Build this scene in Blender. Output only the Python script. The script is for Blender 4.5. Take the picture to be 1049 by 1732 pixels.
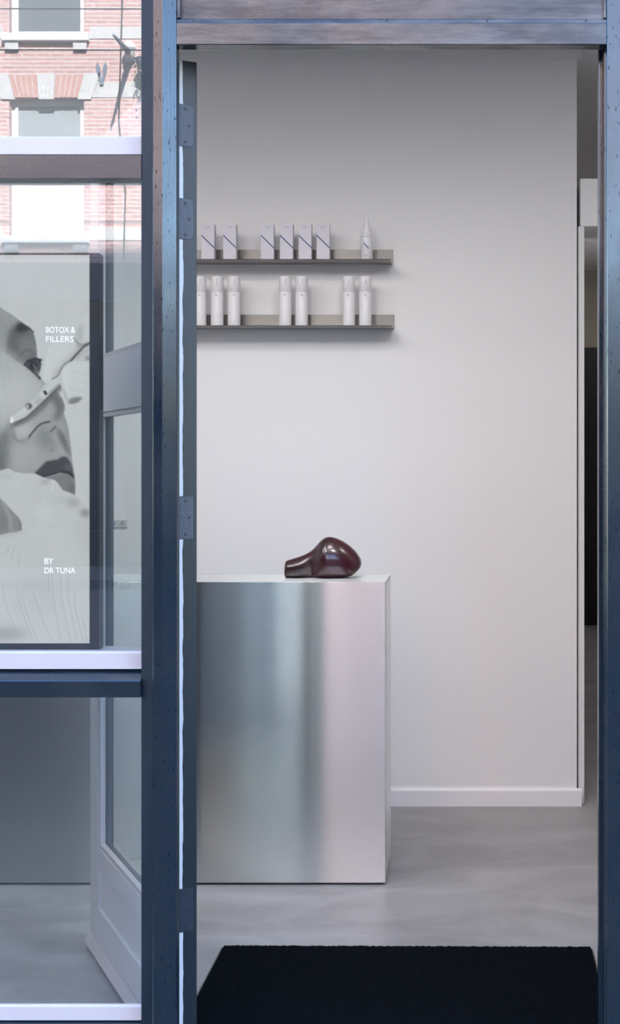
import bpy, bmesh, math, random
import numpy as np
from mathutils import Vector, Matrix
random.seed(7)
for o in list(bpy.data.objects):
    bpy.data.objects.remove(o)
scene = bpy.context.scene
C = scene.collection

# ------------------------------------------------------------------ camera, sky, sun, exposure
FPX, PPX, PPY, EYE = 2259.0, 780.0, 785.0, 1.45      # focal length / principal point for a 1049x1732 frame
cam_data = bpy.data.cameras.new('camera')
cam = bpy.data.objects.new('camera', cam_data); C.objects.link(cam)
cam.location = (0, 0, EYE); cam.rotation_euler = (math.pi/2, 0, 0)
cam_data.sensor_fit = 'HORIZONTAL'; cam_data.sensor_width = 36.0
cam_data.lens = 36.0*FPX/1049.0
cam_data.shift_x = (524.5-PPX)/1049.0
cam_data.shift_y = (PPY-866.0)/1049.0
cam_data.clip_start = 0.05; cam_data.clip_end = 500
scene.camera = cam

SUN_VEC = Vector((0.22, 0.75, 0.60)).normalized()    # towards the sun: behind and above the shop
world = bpy.data.worlds.new('sky'); scene.world = world; world.use_nodes = True
wn = world.node_tree.nodes; wl = world.node_tree.links
bg = wn['Background']
sky = wn.new('ShaderNodeTexSky'); sky.sky_type = 'NISHITA'; sky.sun_disc = False
sky.sun_elevation = math.asin(SUN_VEC.z); sky.sun_rotation = math.atan2(SUN_VEC.x, SUN_VEC.y)
sky.air_density = 1.0; sky.dust_density = 0.1; sky.ozone_density = 3.0
wl.new(sky.outputs[0], bg.inputs[0]); bg.inputs[1].default_value = 0.75

sun_data = bpy.data.lights.new('sun', 'SUN'); sun_data.energy = 15.0; sun_data.angle = math.radians(0.6)
sun_data.color = (1.0, 0.95, 0.89)
sun = bpy.data.objects.new('sun', sun_data); C.objects.link(sun)
sun.rotation_euler = SUN_VEC.to_track_quat('Z', 'Y').to_euler(); sun.location = (4, 8, 14)

vs = scene.view_settings
vs.view_transform = 'Standard'; vs.look = 'None'; vs.gamma = 1.0; vs.use_curve_mapping = False
vs.exposure = 1.12
cy = scene.cycles
cy.use_denoising = True
cy.max_bounces = 12; cy.diffuse_bounces = 6; cy.glossy_bounces = 6; cy.transparent_max_bounces = 12
cy.sample_clamp_indirect = 12.0
cy.caustics_reflective = True; cy.caustics_refractive = True

# ------------------------------------------------------------------ helpers
def tag(o, label=None, cat=None, group=None, kind=None):
    if label: o['label'] = label
    if cat: o['category'] = cat
    if group: o['group'] = group
    if kind: o['kind'] = kind
    return o

def empty(name, loc=(0, 0, 0), rz=0.0):
    o = bpy.data.objects.new(name, None); C.objects.link(o)
    o.location = loc; o.rotation_euler = (0, 0, rz); o.empty_display_size = 0.05
    return o

class MB:
    """collects shapes into one mesh"""
    def __init__(self):
        self.bm = bmesh.new()
    def box(self, x0, x1, y0, y1, z0, z1, bevel=0.0, seg=2):
        x0, x1 = min(x0, x1), max(x0, x1); y0, y1 = min(y0, y1), max(y0, y1); z0, z1 = min(z0, z1), max(z0, z1)
        b = bmesh.new()
        v = [b.verts.new(p) for p in ((x0,y0,z0),(x1,y0,z0),(x1,y1,z0),(x0,y1,z0),(x0,y0,z1),(x1,y0,z1),(x1,y1,z1),(x0,y1,z1))]
        for f in ((0,3,2,1),(4,5,6,7),(0,1,5,4),(1,2,6,5),(2,3,7,6),(3,0,4,7)):
            b.faces.new([v[i] for i in f])
        if bevel > 0:
            bmesh.ops.bevel(b, geom=b.edges[:], offset=bevel, segments=seg, affect='EDGES', profile=0.5)
        return self._merge(b)
    def _merge(self, b):
        me = bpy.data.meshes.new('tmp'); b.to_mesh(me); b.free()
        self.bm.from_mesh(me); bpy.data.meshes.remove(me)
        return self
    def prism(self, pts, axis, a0, a1, bevel=0.0):
        """pts: polygon in the plane normal to axis; 'z': (x,y), 'x': (y,z), 'y': (x,z)"""
        b = bmesh.new()
        def P(p, a):
            return {'z': (p[0], p[1], a), 'x': (a, p[0], p[1]), 'y': (p[0], a, p[1])}[axis]
        lo = [b.verts.new(P(p, a0)) for p in pts]; hi = [b.verts.new(P(p, a1)) for p in pts]
        b.faces.new(lo); b.faces.new(list(reversed(hi)))
        n = len(pts)
        for i in range(n):
            b.faces.new((lo[i], hi[i], hi[(i+1) % n], lo[(i+1) % n]))
        bmesh.ops.recalc_face_normals(b, faces=b.faces[:])
        if bevel > 0:
            bmesh.ops.bevel(b, geom=b.edges[:], offset=bevel, segments=2, affect='EDGES', profile=0.5)
        return self._merge(b)
    def cyl(self, p0, p1, r0, r1=None, n=16, cap=True):
        r1 = r0 if r1 is None else r1
        p0, p1 = Vector(p0), Vector(p1); d = (p1-p0)
        q = d.to_track_quat('Z', 'Y')
        b = bmesh.new(); lo = []; hi = []
        for i in range(n):
            a = 2*math.pi*i/n; c = Vector((math.cos(a), math.sin(a), 0))
            lo.append(b.verts.new(p0+q @ (c*r0))); hi.append(b.verts.new(p1+q @ (c*r1)))
        for i in range(n):
            f = b.faces.new((lo[i], lo[(i+1) % n], hi[(i+1) % n], hi[i])); f.smooth = True
        if cap:
            b.faces.new(list(reversed(lo))); b.faces.new(hi)
        return self._merge(b)
    def lathe(self, prof, n=28, cx=0, cy_=0):
        b = bmesh.new(); rings = []
        for r, z in prof:
            rings.append([b.verts.new((cx+r*math.cos(2*math.pi*i/n), cy_+r*math.sin(2*math.pi*i/n), z)) for i in range(n)])
        for a, c in zip(rings[:-1], rings[1:]):
            for i in range(n):
                f = b.faces.new((a[i], a[(i+1) % n], c[(i+1) % n], c[i])); f.smooth = True
        b.faces.new(list(reversed(rings[0]))); b.faces.new(rings[-1])
        return self._merge(b)
    def tube(self, pts, r, n=8):
        for a, c in zip(pts[:-1], pts[1:]):
            self.cyl(a, c, r, n=n)
        return self
    def build(self, name, mat, parent=None):
        for e in self.bm.edges:
            if len(e.link_faces) == 2 and e.calc_face_angle(0.0) > math.radians(38): e.smooth = False
        me = bpy.data.meshes.new(name); self.bm.to_mesh(me); self.bm.free()
        me.materials.append(mat)
        o = bpy.data.objects.new(name, me); C.objects.link(o)
        if parent is not None: o.parent = parent
        return o

def copy_tree(o, parent=None):
    c = o.copy(); C.objects.link(c); c.parent = parent
    for ch in list(o.children):
        copy_tree(ch, c)
    return c

def struct(o):
    o['kind'] = 'structure'; return o

# ------------------------------------------------------------------ materials
def new_mat(name):
    m = bpy.data.materials.new(name); m.use_nodes = True
    return m, m.node_tree.nodes, m.node_tree.links, m.node_tree.nodes['Principled BSDF']

def plain(name, col, rough=0.5, metallic=0.0, noise=0.0, scale=8.0, bump=0.0, bscale=60.0, spec=0.5):
    m, n, l, b = new_mat(name)
    b.inputs['Base Color'].default_value = (*col, 1); b.inputs['Roughness'].default_value = rough
    b.inputs['Metallic'].default_value = metallic; b.inputs['Specular IOR Level'].default_value = spec
    tc = n.new('ShaderNodeTexCoord')
    if noise > 0:
        nz = n.new('ShaderNodeTexNoise'); nz.inputs['Scale'].default_value = scale; nz.inputs['Detail'].default_value = 5
        l.new(tc.outputs['Object'], nz.inputs['Vector'])
        mx = n.new('ShaderNodeMix'); mx.data_type = 'RGBA'
        mx.inputs[6].default_value = (*[c*(1-noise) for c in col], 1); mx.inputs[7].default_value = (*[min(1, c*(1+noise)) for c in col], 1)
        l.new(nz.outputs['Fac'], mx.inputs[0]); l.new(mx.outputs[2], b.inputs['Base Color'])
    if bump > 0:
        nb = n.new('ShaderNodeTexNoise'); nb.inputs['Scale'].default_value = bscale; nb.inputs['Detail'].default_value = 4
        l.new(tc.outputs['Object'], nb.inputs['Vector'])
        bp = n.new('ShaderNodeBump'); bp.inputs['Strength'].default_value = bump; bp.inputs['Distance'].default_value = 0.002
        l.new(nb.outputs['Fac'], bp.inputs['Height']); l.new(bp.outputs[0], b.inputs['Normal'])
    return m

NAVY = (0.0042, 0.0118, 0.0195)
def navy_nodes(n, l, b, stretch, rough=(0.10, 0.26), bstr=0.22):
    """brushed gloss paint: streaks along the grain, dust specks, uneven sheen"""
    tc = n.new('ShaderNodeTexCoord')
    mp = n.new('ShaderNodeMapping'); mp.inputs['Scale'].default_value = stretch
    l.new(tc.outputs['Object'], mp.inputs['Vector'])
    st = n.new('ShaderNodeTexNoise'); st.inputs['Scale'].default_value = 1.0; st.inputs['Detail'].default_value = 6; st.inputs['Roughness'].default_value = 0.6
    l.new(mp.outputs[0], st.inputs['Vector'])
    big = n.new('ShaderNodeTexNoise'); big.inputs['Scale'].default_value = 5.0; big.inputs['Detail'].default_value = 3
    l.new(tc.outputs['Object'], big.inputs['Vector'])
    fine = n.new('ShaderNodeTexNoise'); fine.inputs['Scale'].default_value = 240.0; fine.inputs['Detail'].default_value = 2
    l.new(tc.outputs['Object'], fine.inputs['Vector'])
    rr = n.new('ShaderNodeMapRange'); rr.inputs['From Min'].default_value = 0.3; rr.inputs['From Max'].default_value = 0.7
    rr.inputs['To Min'].default_value = rough[0]; rr.inputs['To Max'].default_value = rough[1]
    l.new(big.outputs['Fac'], rr.inputs['Value']); l.new(rr.outputs[0], b.inputs['Roughness'])
    b1 = n.new('ShaderNodeBump'); b1.inputs['Strength'].default_value = bstr; b1.inputs['Distance'].default_value = 0.0006
    l.new(st.outputs['Fac'], b1.inputs['Height'])
    b2 = n.new('ShaderNodeBump'); b2.inputs['Strength'].default_value = bstr*0.6; b2.inputs['Distance'].default_value = 0.0004
    l.new(fine.outputs['Fac'], b2.inputs['Height']); l.new(b1.outputs[0], b2.inputs['Normal'])
    l.new(b2.outputs[0], b.inputs['Normal'])
    cr = n.new('ShaderNodeMix'); cr.data_type = 'RGBA'
    cr.inputs[6].default_value = (*[c*0.8 for c in NAVY], 1); cr.inputs[7].default_value = (*[c*1.35 for c in NAVY], 1)
    l.new(st.outputs['Fac'], cr.inputs[0])
    return tc, cr, st

def navy(name, stretch, rough=(0.10, 0.26), bstr=0.22, spec=0.82, dust=0.0, flecks=False):
    m, n, l, b = new_mat(name)
    tc, cr, st = navy_nodes(n, l, b, stretch, rough, bstr)
    if dust > 0:                                      # dull weathered patches and fine scratches in old paint
        a = n.new('ShaderNodeTexNoise'); a.inputs['Scale'].default_value = 7; a.inputs['Detail'].default_value = 8; a.inputs['Roughness'].default_value = 0.7
        mp = n.new('ShaderNodeMapping'); mp.inputs['Scale'].default_value = (0.45, 2, 3); l.new(tc.outputs['Object'], mp.inputs['Vector']); l.new(mp.outputs[0], a.inputs['Vector'])
        r = n.new('ShaderNodeMapRange'); r.inputs['From Min'].default_value = 0.42; r.inputs['From Max'].default_value = 0.66; r.inputs['To Max'].default_value = dust
        l.new(a.outputs['Fac'], r.inputs['Value'])
        mx = n.new('ShaderNodeMix'); mx.data_type = 'RGBA'; mx.inputs[7].default_value = (0.17, 0.155, 0.145, 1)
        l.new(r.outputs[0], mx.inputs[0]); l.new(cr.outputs[2], mx.inputs[6]); l.new(mx.outputs[2], b.inputs['Base Color'])
    else:
        l.new(cr.outputs[2], b.inputs['Base Color'])
    b.inputs['Specular IOR Level'].default_value = spec
    if flecks:                                        # flaked spots along the grain that have lost their gloss
        mp2 = n.new('ShaderNodeMapping'); mp2.inputs['Scale'].default_value = (stretch[0]*1.5, stretch[1]*1.5, stretch[2]*11); l.new(tc.outputs['Object'], mp2.inputs['Vector'])
        fk = n.new('ShaderNodeTexNoise'); fk.inputs['Scale'].default_value = 1.0; fk.inputs['Detail'].default_value = 3; l.new(mp2.outputs[0], fk.inputs['Vector'])
        fr_ = n.new('ShaderNodeMapRange'); fr_.inputs['From Min'].default_value = 0.64; fr_.inputs['From Max'].default_value = 0.70; fr_.inputs['To Min'].default_value = spec; fr_.inputs['To Max'].default_value = spec*0.25
        l.new(fk.outputs['Fac'], fr_.inputs['Value']); l.new(fr_.outputs[0], b.inputs['Specular IOR Level'])
    return m

M = {}
M['navy_v'] = navy('navy_gloss_paint_upright', (170, 170, 5), flecks=True)
M['navy_h'] = navy('navy_gloss_paint_level', (5, 170, 170), (0.16, 0.34), 0.3)
M['navy_old'] = navy('weathered_navy_paint', (6, 150, 150), (0.18, 0.42), 0.55, 0.66, 0.7)
M['navy_dull'] = navy('dull_navy_bead', (170, 170, 5), (0.4, 0.55), 0.2, 0.35)

def door_paint():
    """white inside, navy outside; the ragged paint edge runs along the hinge edge of the leaf"""
    m, n, l, b = new_mat('door_two_colour_paint')
    tc, cr, st = navy_nodes(n, l, b, (170, 170, 5), (0.20, 0.34), 0.10)
    for lk in list(b.inputs['Roughness'].links): l.remove(lk)
    b.inputs['Roughness'].default_value = 0.34
    sep = n.new('ShaderNodeSeparateXYZ'); l.new(tc.outputs['Object'], sep.inputs[0])
    nz = n.new('ShaderNodeTexNoise'); nz.inputs['Scale'].default_value = 14; nz.inputs['Detail'].default_value = 6
    l.new(tc.outputs['Object'], nz.inputs['Vector'])
    ma = n.new('ShaderNodeMath'); ma.operation = 'MULTIPLY_ADD'; ma.inputs[1].default_value = 0.010; 
    l.new(nz.outputs['Fac'], ma.inputs[0]); l.new(sep.outputs['Y'], ma.inputs[2])
    gt = n.new('ShaderNodeMath'); gt.operation = 'GREATER_THAN'; gt.inputs[1].default_value = -0.0075
    l.new(ma.outputs[0], gt.inputs[0])
    mx = n.new('ShaderNodeMix'); mx.data_type = 'RGBA'; mx.inputs[7].default_value = (0.60, 0.59, 0.60, 1)
    l.new(gt.outputs[0], mx.inputs[0]); l.new(cr.outputs[2], mx.inputs[6]); l.new(mx.outputs[2], b.inputs['Base Color'])
    return m
M['door'] = door_paint()
M['hinge'] = plain('painted_steel_hinge', (0.045, 0.055, 0.075), 0.38, 0.0, 0.3, 60, 0.3, 200)
M['hinge_dark'] = plain('navy_painted_hinge', (0.008, 0.018, 0.034), 0.4, 0.0, 0.3, 60, 0.3, 200)
M['screw'] = plain('dark_screw_head', (0.01, 0.011, 0.014), 0.45)
M['white_paint'] = plain('white_gloss_bead', (0.53, 0.48, 0.475), 0.35, noise=0.04, scale=12)
M['putty'] = plain('dark_glazing_putty', (0.012, 0.016, 0.022), 0.5)
M['wall'] = plain('matte_white_wall', (0.80, 0.79, 0.785), 0.9, noise=0.015, scale=1.5, bump=0.08, bscale=90, spec=0.2)
M['ceiling'] = plain('white_ceiling', (0.74, 0.74, 0.73), 0.9, noise=0.02, scale=2, spec=0.2)
M['skirting'] = plain('white_satin_skirting', (0.83, 0.82, 0.83), 0.5, noise=0.01, scale=6)
M['black'] = plain('black_satin', (0.006, 0.007, 0.009), 0.4)
M['blackdoor'] = plain('black_door_paint', (0.006, 0.006, 0.007), 0.35, noise=0.2, scale=3)
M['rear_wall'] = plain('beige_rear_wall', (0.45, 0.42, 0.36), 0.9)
M['plastic_white'] = plain('white_bottle_plastic', (0.73, 0.72, 0.73), 0.38, noise=0.01)
M['card_white'] = plain('white_carton', (0.66, 0.64, 0.69), 0.55, noise=0.012, scale=30)
M['print_indigo'] = plain('indigo_print', (0.045, 0.045, 0.19), 0.5)
M['print_grey'] = plain('grey_print', (0.34, 0.34, 0.37), 0.6)
M['socket'] = plain('white_socket_plastic', (0.62, 0.62, 0.62), 0.4)
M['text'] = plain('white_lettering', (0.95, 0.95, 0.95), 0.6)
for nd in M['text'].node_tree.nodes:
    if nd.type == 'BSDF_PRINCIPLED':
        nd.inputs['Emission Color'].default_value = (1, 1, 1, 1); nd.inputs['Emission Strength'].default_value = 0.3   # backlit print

def concrete():
    m, n, l, b = new_mat('trowelled_microcement')
    tc = n.new('ShaderNodeTexCoord')
    mp = n.new('ShaderNodeMapping'); mp.inputs['Scale'].default_value = (0.9, 1.6, 1)
    mp.inputs['Rotation'].default_value = (0, 0, 0.3)
    l.new(tc.outputs['Object'], mp.inputs['Vector'])
    a = n.new('ShaderNodeTexNoise'); a.inputs['Scale'].default_value = 2.2; a.inputs['Detail'].default_value = 8; a.inputs['Roughness'].default_value = 0.62; a.inputs['Distortion'].default_value = 1.3
    l.new(mp.outputs[0], a.inputs['Vector'])
    r = n.new('ShaderNodeValToRGB'); e = r.color_ramp.elements
    e[0].position = 0.30; e[0].color = (0.235, 0.225, 0.215, 1); e[1].position = 0.68; e[1].color = (0.375, 0.365, 0.36, 1)
    l.new(a.outputs['Fac'], r.inputs[0]); l.new(r.outputs[0], b.inputs['Base Color'])
    rr = n.new('ShaderNodeMapRange'); rr.inputs['To Min'].default_value = 0.34; rr.inputs['To Max'].default_value = 0.55
    l.new(a.outputs['Fac'], rr.inputs['Value']); l.new(rr.outputs[0], b.inputs['Roughness'])
    bp = n.new('ShaderNodeBump'); bp.inputs['Strength'].default_value = 0.10; bp.inputs['Distance'].default_value = 0.01
    l.new(a.outputs['Fac'], bp.inputs['Height']); l.new(bp.outputs[0], b.inputs['Normal'])
    return m
M['floor'] = concrete()

def steel(name, tangent, rough=0.23, col=(0.665, 0.69, 0.68), aniso=1.0):
    m, n, l, b = new_mat(name)
    b.inputs['Metallic'].default_value = 1.0
    b.inputs['Anisotropic'].default_value = aniso
    cx = n.new('ShaderNodeCombineXYZ')
    for i in range(3): cx.inputs[i].default_value = tangent[i]
    l.new(cx.outputs[0], b.inputs['Tangent'])
    tc = n.new('ShaderNodeTexCoord'); mp = n.new('ShaderNodeMapping')
    mp.inputs['Scale'].default_value = (2, 2, 900)
    l.new(tc.outputs['Object'], mp.inputs['Vector'])
    nz = n.new('ShaderNodeTexNoise'); nz.inputs['Scale'].default_value = 1; nz.inputs['Detail'].default_value = 3
    l.new(mp.outputs[0], nz.inputs['Vector'])
    mx = n.new('ShaderNodeMix'); mx.data_type = 'RGBA'
    mx.inputs[6].default_value = (*[c*0.94 for c in col], 1); mx.inputs[7].default_value = (*[min(1, c*1.06) for c in col], 1)
    l.new(nz.outputs['Fac'], mx.inputs[0]); l.new(mx.outputs[2], b.inputs['Base Color'])
    b.inputs['Roughness'].default_value = rough
    return m
M['steel_front'] = steel('brushed_steel_front', (1, 0, 0))
_n = M['steel_front'].node_tree.nodes; _l = M['steel_front'].node_tree.links; _b = _n['Principled BSDF']
_g = _n.new('ShaderNodeBsdfAnisotropic'); _g.inputs['Roughness'].default_value = 0.20; _g.inputs['Anisotropy'].default_value = 0.80
_l.new(_b.inputs['Base Color'].links[0].from_socket, _g.inputs['Color']); _l.new(_b.inputs['Tangent'].links[0].from_socket, _g.inputs['Tangent'])
_l.new(_g.outputs[0], _n['Material Output'].inputs['Surface']); _n.remove(_b)
M['steel_top'] = steel('brushed_steel_top', (0, 1, 0), 0.30)
M['steel_end'] = steel('brushed_steel_end', (0, 0, 1), 0.34)
M['steel_shelf'] = steel('brushed_steel_shelf', (0, 0, 1), 0.42, (0.25, 0.235, 0.22), 0.7)
M['steel_ledge'] = steel('brushed_steel_ledge', (0, 1, 0), 0.45, (0.42, 0.40, 0.385), 0.3)

def window_glass(name, refl, graze=0.9, tint=(0.91, 0.955, 0.97)):
    """clear pane: mirrors the street, lets the room show through"""
    m, n, l, b = new_mat(name)
    n.remove(b)
    out = n['Material Output']
    tr = n.new('ShaderNodeBsdfTransparent'); tr.inputs[0].default_value = (*tint, 1)
    gl = n.new('ShaderNodeBsdfGlossy'); gl.inputs['Roughness'].default_value = 0.0; gl.inputs[0].default_value = (0.97, 0.98, 1.0, 1)
    lw = n.new('ShaderNodeLayerWeight'); lw.inputs[0].default_value = 0.5          # Schlick: more mirror-like at grazing angles
    pw = n.new('ShaderNodeMath'); pw.operation = 'POWER'; pw.inputs[1].default_value = 5.0; l.new(lw.outputs['Facing'], pw.inputs[0])
    ad = n.new('ShaderNodeMath'); ad.operation = 'MULTIPLY_ADD'; ad.inputs[1].default_value = graze; ad.inputs[2].default_value = refl; ad.use_clamp = True
    l.new(pw.outputs[0], ad.inputs[0])
    mx = n.new('ShaderNodeMixShader')
    l.new(ad.outputs[0], mx.inputs[0]); l.new(tr.outputs[0], mx.inputs[1]); l.new(gl.outputs[0], mx.inputs[2])
    l.new(mx.outputs[0], out.inputs['Surface'])
    return m
M['glass'] = window_glass('coated_window_glass', 0.085)
M['door_glass'] = window_glass('door_glass', 0.03, 0.35, (0.95, 0.975, 0.965))

def burgundy():
    m, n, l, b = new_mat('burgundy_glazed_ceramic')
    tc = n.new('ShaderNodeTexCoord'); nz = n.new('ShaderNodeTexNoise'); nz.inputs['Scale'].default_value = 9; nz.inputs['Detail'].default_value = 5
    l.new(tc.outputs['Object'], nz.inputs['Vector'])
    r = n.new('ShaderNodeValToRGB'); e = r.color_ramp.elements
    e[0].position = 0.3; e[0].color = (0.016, 0.004, 0.006, 1); e[1].position = 0.75; e[1].color = (0.064, 0.008, 0.014, 1)
    l.new(nz.outputs['Fac'], r.inputs[0]); l.new(r.outputs[0], b.inputs['Base Color'])
    b.inputs['Roughness'].default_value = 0.30; b.inputs['Coat Weight'].default_value = 0.5; b.inputs['Coat Roughness'].default_value = 0.08
    bp = n.new('ShaderNodeBump'); bp.inputs['Strength'].default_value = 0.25; bp.inputs['Distance'].default_value = 0.004
    l.new(nz.outputs['Fac'], bp.inputs['Height']); l.new(bp.outputs[0], b.inputs['Normal'])
    return m
M['burgundy'] = burgundy()

def carpet():
    m, n, l, b = new_mat('black_carpet_pile')
    tc = n.new('ShaderNodeTexCoord'); nz = n.new('ShaderNodeTexNoise'); nz.inputs['Scale'].default_value = 260; nz.inputs['Detail'].default_value = 3
    l.new(tc.outputs['Object'], nz.inputs['Vector'])
    mx = n.new('ShaderNodeMix'); mx.data_type = 'RGBA'
    mx.inputs[6].default_value = (0.0010, 0.0022, 0.0034, 1); mx.inputs[7].default_value = (0.0045, 0.0070, 0.0100, 1)
    l.new(nz.outputs['Fac'], mx.inputs[0]); l.new(mx.outputs[2], b.inputs['Base Color'])
    b.inputs['Roughness'].default_value = 1.0; b.inputs['Specular IOR Level'].default_value = 0.05
    bp = n.new('ShaderNodeBump'); bp.inputs['Strength'].default_value = 0.9; bp.inputs['Distance'].default_value = 0.004
    l.new(nz.outputs['Fac'], bp.inputs['Height']); l.new(bp.outputs[0], b.inputs['Normal'])
    return m
M['carpet'] = carpet()

def brick_mat(name, c1, c2, mortar):
    m, n, l, b = new_mat(name)
    tc = n.new('ShaderNodeTexCoord'); sp = n.new('ShaderNodeSeparateXYZ'); l.new(tc.outputs['Object'], sp.inputs[0])
    ad = n.new('ShaderNodeMath'); l.new(sp.outputs['X'], ad.inputs[0]); l.new(sp.outputs['Y'], ad.inputs[1])
    cb = n.new('ShaderNodeCombineXYZ'); l.new(ad.outputs[0], cb.inputs[0]); l.new(sp.outputs['Z'], cb.inputs[1])
    br = n.new('ShaderNodeTexBrick'); br.inputs['Scale'].default_value = 1.0
    br.inputs['Brick Width'].default_value = 0.215; br.inputs['Row Height'].default_value = 0.062; br.inputs['Mortar Size'].default_value = 0.008
    br.inputs['Color1'].default_value = (*c1, 1); br.inputs['Color2'].default_value = (*c2, 1); br.inputs['Mortar'].default_value = (*mortar, 1)
    l.new(cb.outputs[0], br.inputs['Vector'])
    nz = n.new('ShaderNodeTexNoise'); nz.inputs['Scale'].default_value = 1.3; nz.inputs['Detail'].default_value = 6
    l.new(tc.outputs['Object'], nz.inputs['Vector'])
    mr = n.new('ShaderNodeMapRange'); mr.inputs['To Min'].default_value = 0.8; mr.inputs['To Max'].default_value = 1.15; l.new(nz.outputs['Fac'], mr.inputs['Value'])
    mx = n.new('ShaderNodeMix'); mx.data_type = 'RGBA'; mx.blend_type = 'MULTIPLY'; mx.inputs[0].default_value = 1
    l.new(br.outputs['Color'], mx.inputs[6]); l.new(mr.outputs[0], mx.inputs[7]); l.new(mx.outputs[2], b.inputs['Base Color'])
    b.inputs['Roughness'].default_value = 0.9
    bp = n.new('ShaderNodeBump'); bp.invert = True; bp.inputs['Strength'].default_value = 0.5; bp.inputs['Distance'].default_value = 0.01
    l.new(br.outputs['Fac'], bp.inputs['Height']); l.new(bp.outputs[0], b.inputs['Normal'])
    return m
M['brick'] = brick_mat('sunlit_red_brick', (0.50, 0.275, 0.240), (0.58, 0.345, 0.305), (0.66, 0.58, 0.55))
M['brick_b'] = brick_mat('brown_brick', (0.36, 0.22, 0.17), (0.42, 0.27, 0.21), (0.45, 0.40, 0.36))
M['stone'] = plain('pale_sandstone', (0.56, 0.535, 0.51), 0.85, noise=0.06, scale=4)
M['mortar'] = plain('pale_mortar', (0.62, 0.54, 0.50), 0.9)
M['arch_brick'] = plain('orange_red_arch_brick', (0.52, 0.285, 0.24), 0.9, noise=0.1, scale=9)
M['white_wood'] = plain('white_painted_timber', (0.80, 0.80, 0.79), 0.5)
M['blind'] = plain('pale_blind_behind_pane', (0.33, 0.36, 0.37), 0.15)
M['curtain'] = plain('grey_curtain_behind_pane', (0.15, 0.165, 0.175), 0.15)
M['dark_pane'] = plain('dark_street_pane', (0.035, 0.045, 0.05), 0.05)
M['shop_green'] = plain('dark_green_shopfront', (0.028, 0.045, 0.042), 0.35, noise=0.1)
M['shop_blue'] = plain('blue_fascia', (0.02, 0.032, 0.06), 0.4)
M['roof'] = plain('dark_roof_tile', (0.07, 0.06, 0.06), 0.8, noise=0.2, scale=3)
M['render'] = plain('grey_green_render', (0.20, 0.23, 0.21), 0.85, noise=0.08, scale=2)
M['asphalt'] = plain('grey_asphalt', (0.12, 0.12, 0.12), 0.9, noise=0.15, scale=6, bump=0.3, bscale=120)
M['paving'] = plain('grey_paving', (0.14, 0.138, 0.135), 0.85, noise=0.12, scale=5)
M['cable'] = plain('dark_cable', (0.02, 0.02, 0.022), 0.6)
M['iron'] = plain('blue_grey_iron', (0.14, 0.17, 0.22), 0.5)
M['bracket_enamel'] = plain('white_enamel', (0.8, 0.8, 0.78), 0.35)
M['leaf'] = plain('trailing_leaf', (0.07, 0.12, 0.05), 0.6, noise=0.3, scale=20)

# ------------------------------------------------------------------ street side structure
road = struct(MB().box(-60, 60, -11.4, 0.6, -0.6, -0.20).build('road', M['asphalt']))
struct(MB().box(-60, 60, 0.6, 3.05, -0.6, -0.06).build('sidewalk', M['paving']))
struct(MB().box(-60, 60, -40, -11.4, -0.6, -0.08).build('sidewalk', M['paving']))

# ------------------------------------------------------------------ the shop: shell
WB = 5.67                                             # back wall face
struct(MB().box(-2.6, 1.6, 3.06, 12.2, -0.3, 0.0).build('floor', M['floor']))
ceil = struct(MB().box(-2.75, 1.75, 3.06, 12.2, 3.20, 3.45).build('ceiling', M['ceiling']))
def added_panel_light(lx, ly, power, dia):                  # added unseen ceiling panel to brighten the room: rim plus disc light
    MB().lathe([(dia/2+0.004, 3.172), (dia/2+0.012, 3.176), (dia/2+0.012, 3.1995)], cx=lx, cy_=ly).build('added_panel_light', M['white_wood'], ceil)
    ld = bpy.data.lights.new('added_panel_glow', 'AREA'); ld.shape = 'DISK'; ld.size = dia; ld.energy = power; ld.color = (1.0, 0.955, 0.965)
    lo_ = bpy.data.objects.new('added_panel_glow', ld); C.objects.link(lo_); lo_.location = (lx, ly, 3.170)
for lx in (-2.0, -1.1, -0.2):
    added_panel_light(lx, 3.95, 4.0, 0.42)
added_panel_light(1.05, 10.2, 3.6, 0.3)  # added to lift the dark rear of the passage
added_panel_light(1.0, 4.4, 3.0, 0.42)  # added to brighten the passage header and right-hand floor
def added_track_spot(lx, ax, power):                        # added unseen track heads, lifting the back wall beyond what daylight gives
    MB().cyl((lx, 3.42, 3.199), (lx, 3.42, 3.13), 0.012, n=10).cyl((lx, 3.36, 3.12), (lx, 3.50, 3.06), 0.05, n=16).build('added_track_spot', M['white_wood'], ceil)
    ld = bpy.data.lights.new('added_spot_beam', 'SPOT'); ld.energy = power; ld.color = (1.0, 0.97, 0.985)
    ld.spot_size = math.radians(105); ld.spot_blend = 1.0; ld.shadow_soft_size = 0.16
    lo_ = bpy.data.objects.new('added_spot_beam', ld); C.objects.link(lo_); lo_.location = (lx, 3.52, 3.02)
    lo_.rotation_euler = (Vector((lx, 3.52, 3.02))-Vector((ax, WB, 0.25))).to_track_quat('Z', 'Y').to_euler()
MB().box(-2.2, 0.6, 3.40, 3.44, 3.185, 3.1995).build('added_spot_track', M['white_wood'], ceil)  # rail for the added spots, likewise out of view
for lx, ax in ((-1.7, -1.6), (-0.75, -0.5), (0.15, 0.25)):
    added_track_spot(lx, ax, 19)
struct(MB().box(-2.75, -2.6, 3.06, WB, -0.3, 3.20).build('wall_left', M['wall']))
struct(MB().box(1.6, 1.75, 3.06, 12.2, -0.3, 3.20).build('wall_right', M['wall']))
struct(MB().box(-2.6, 0.4917, WB, WB+0.12, 0.0, 3.20).build('wall_back', M['wall']))
struct(MB().box(0.30, 0.4917, WB+0.12, 12.05, 0.0, 3.20).build('wall_passage', M['wall']))
far = struct(MB().box(0.4917, 1.6, 12.05, 12.2, 0.0, 3.20).build('wall_far', M['rear_wall']))
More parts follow.
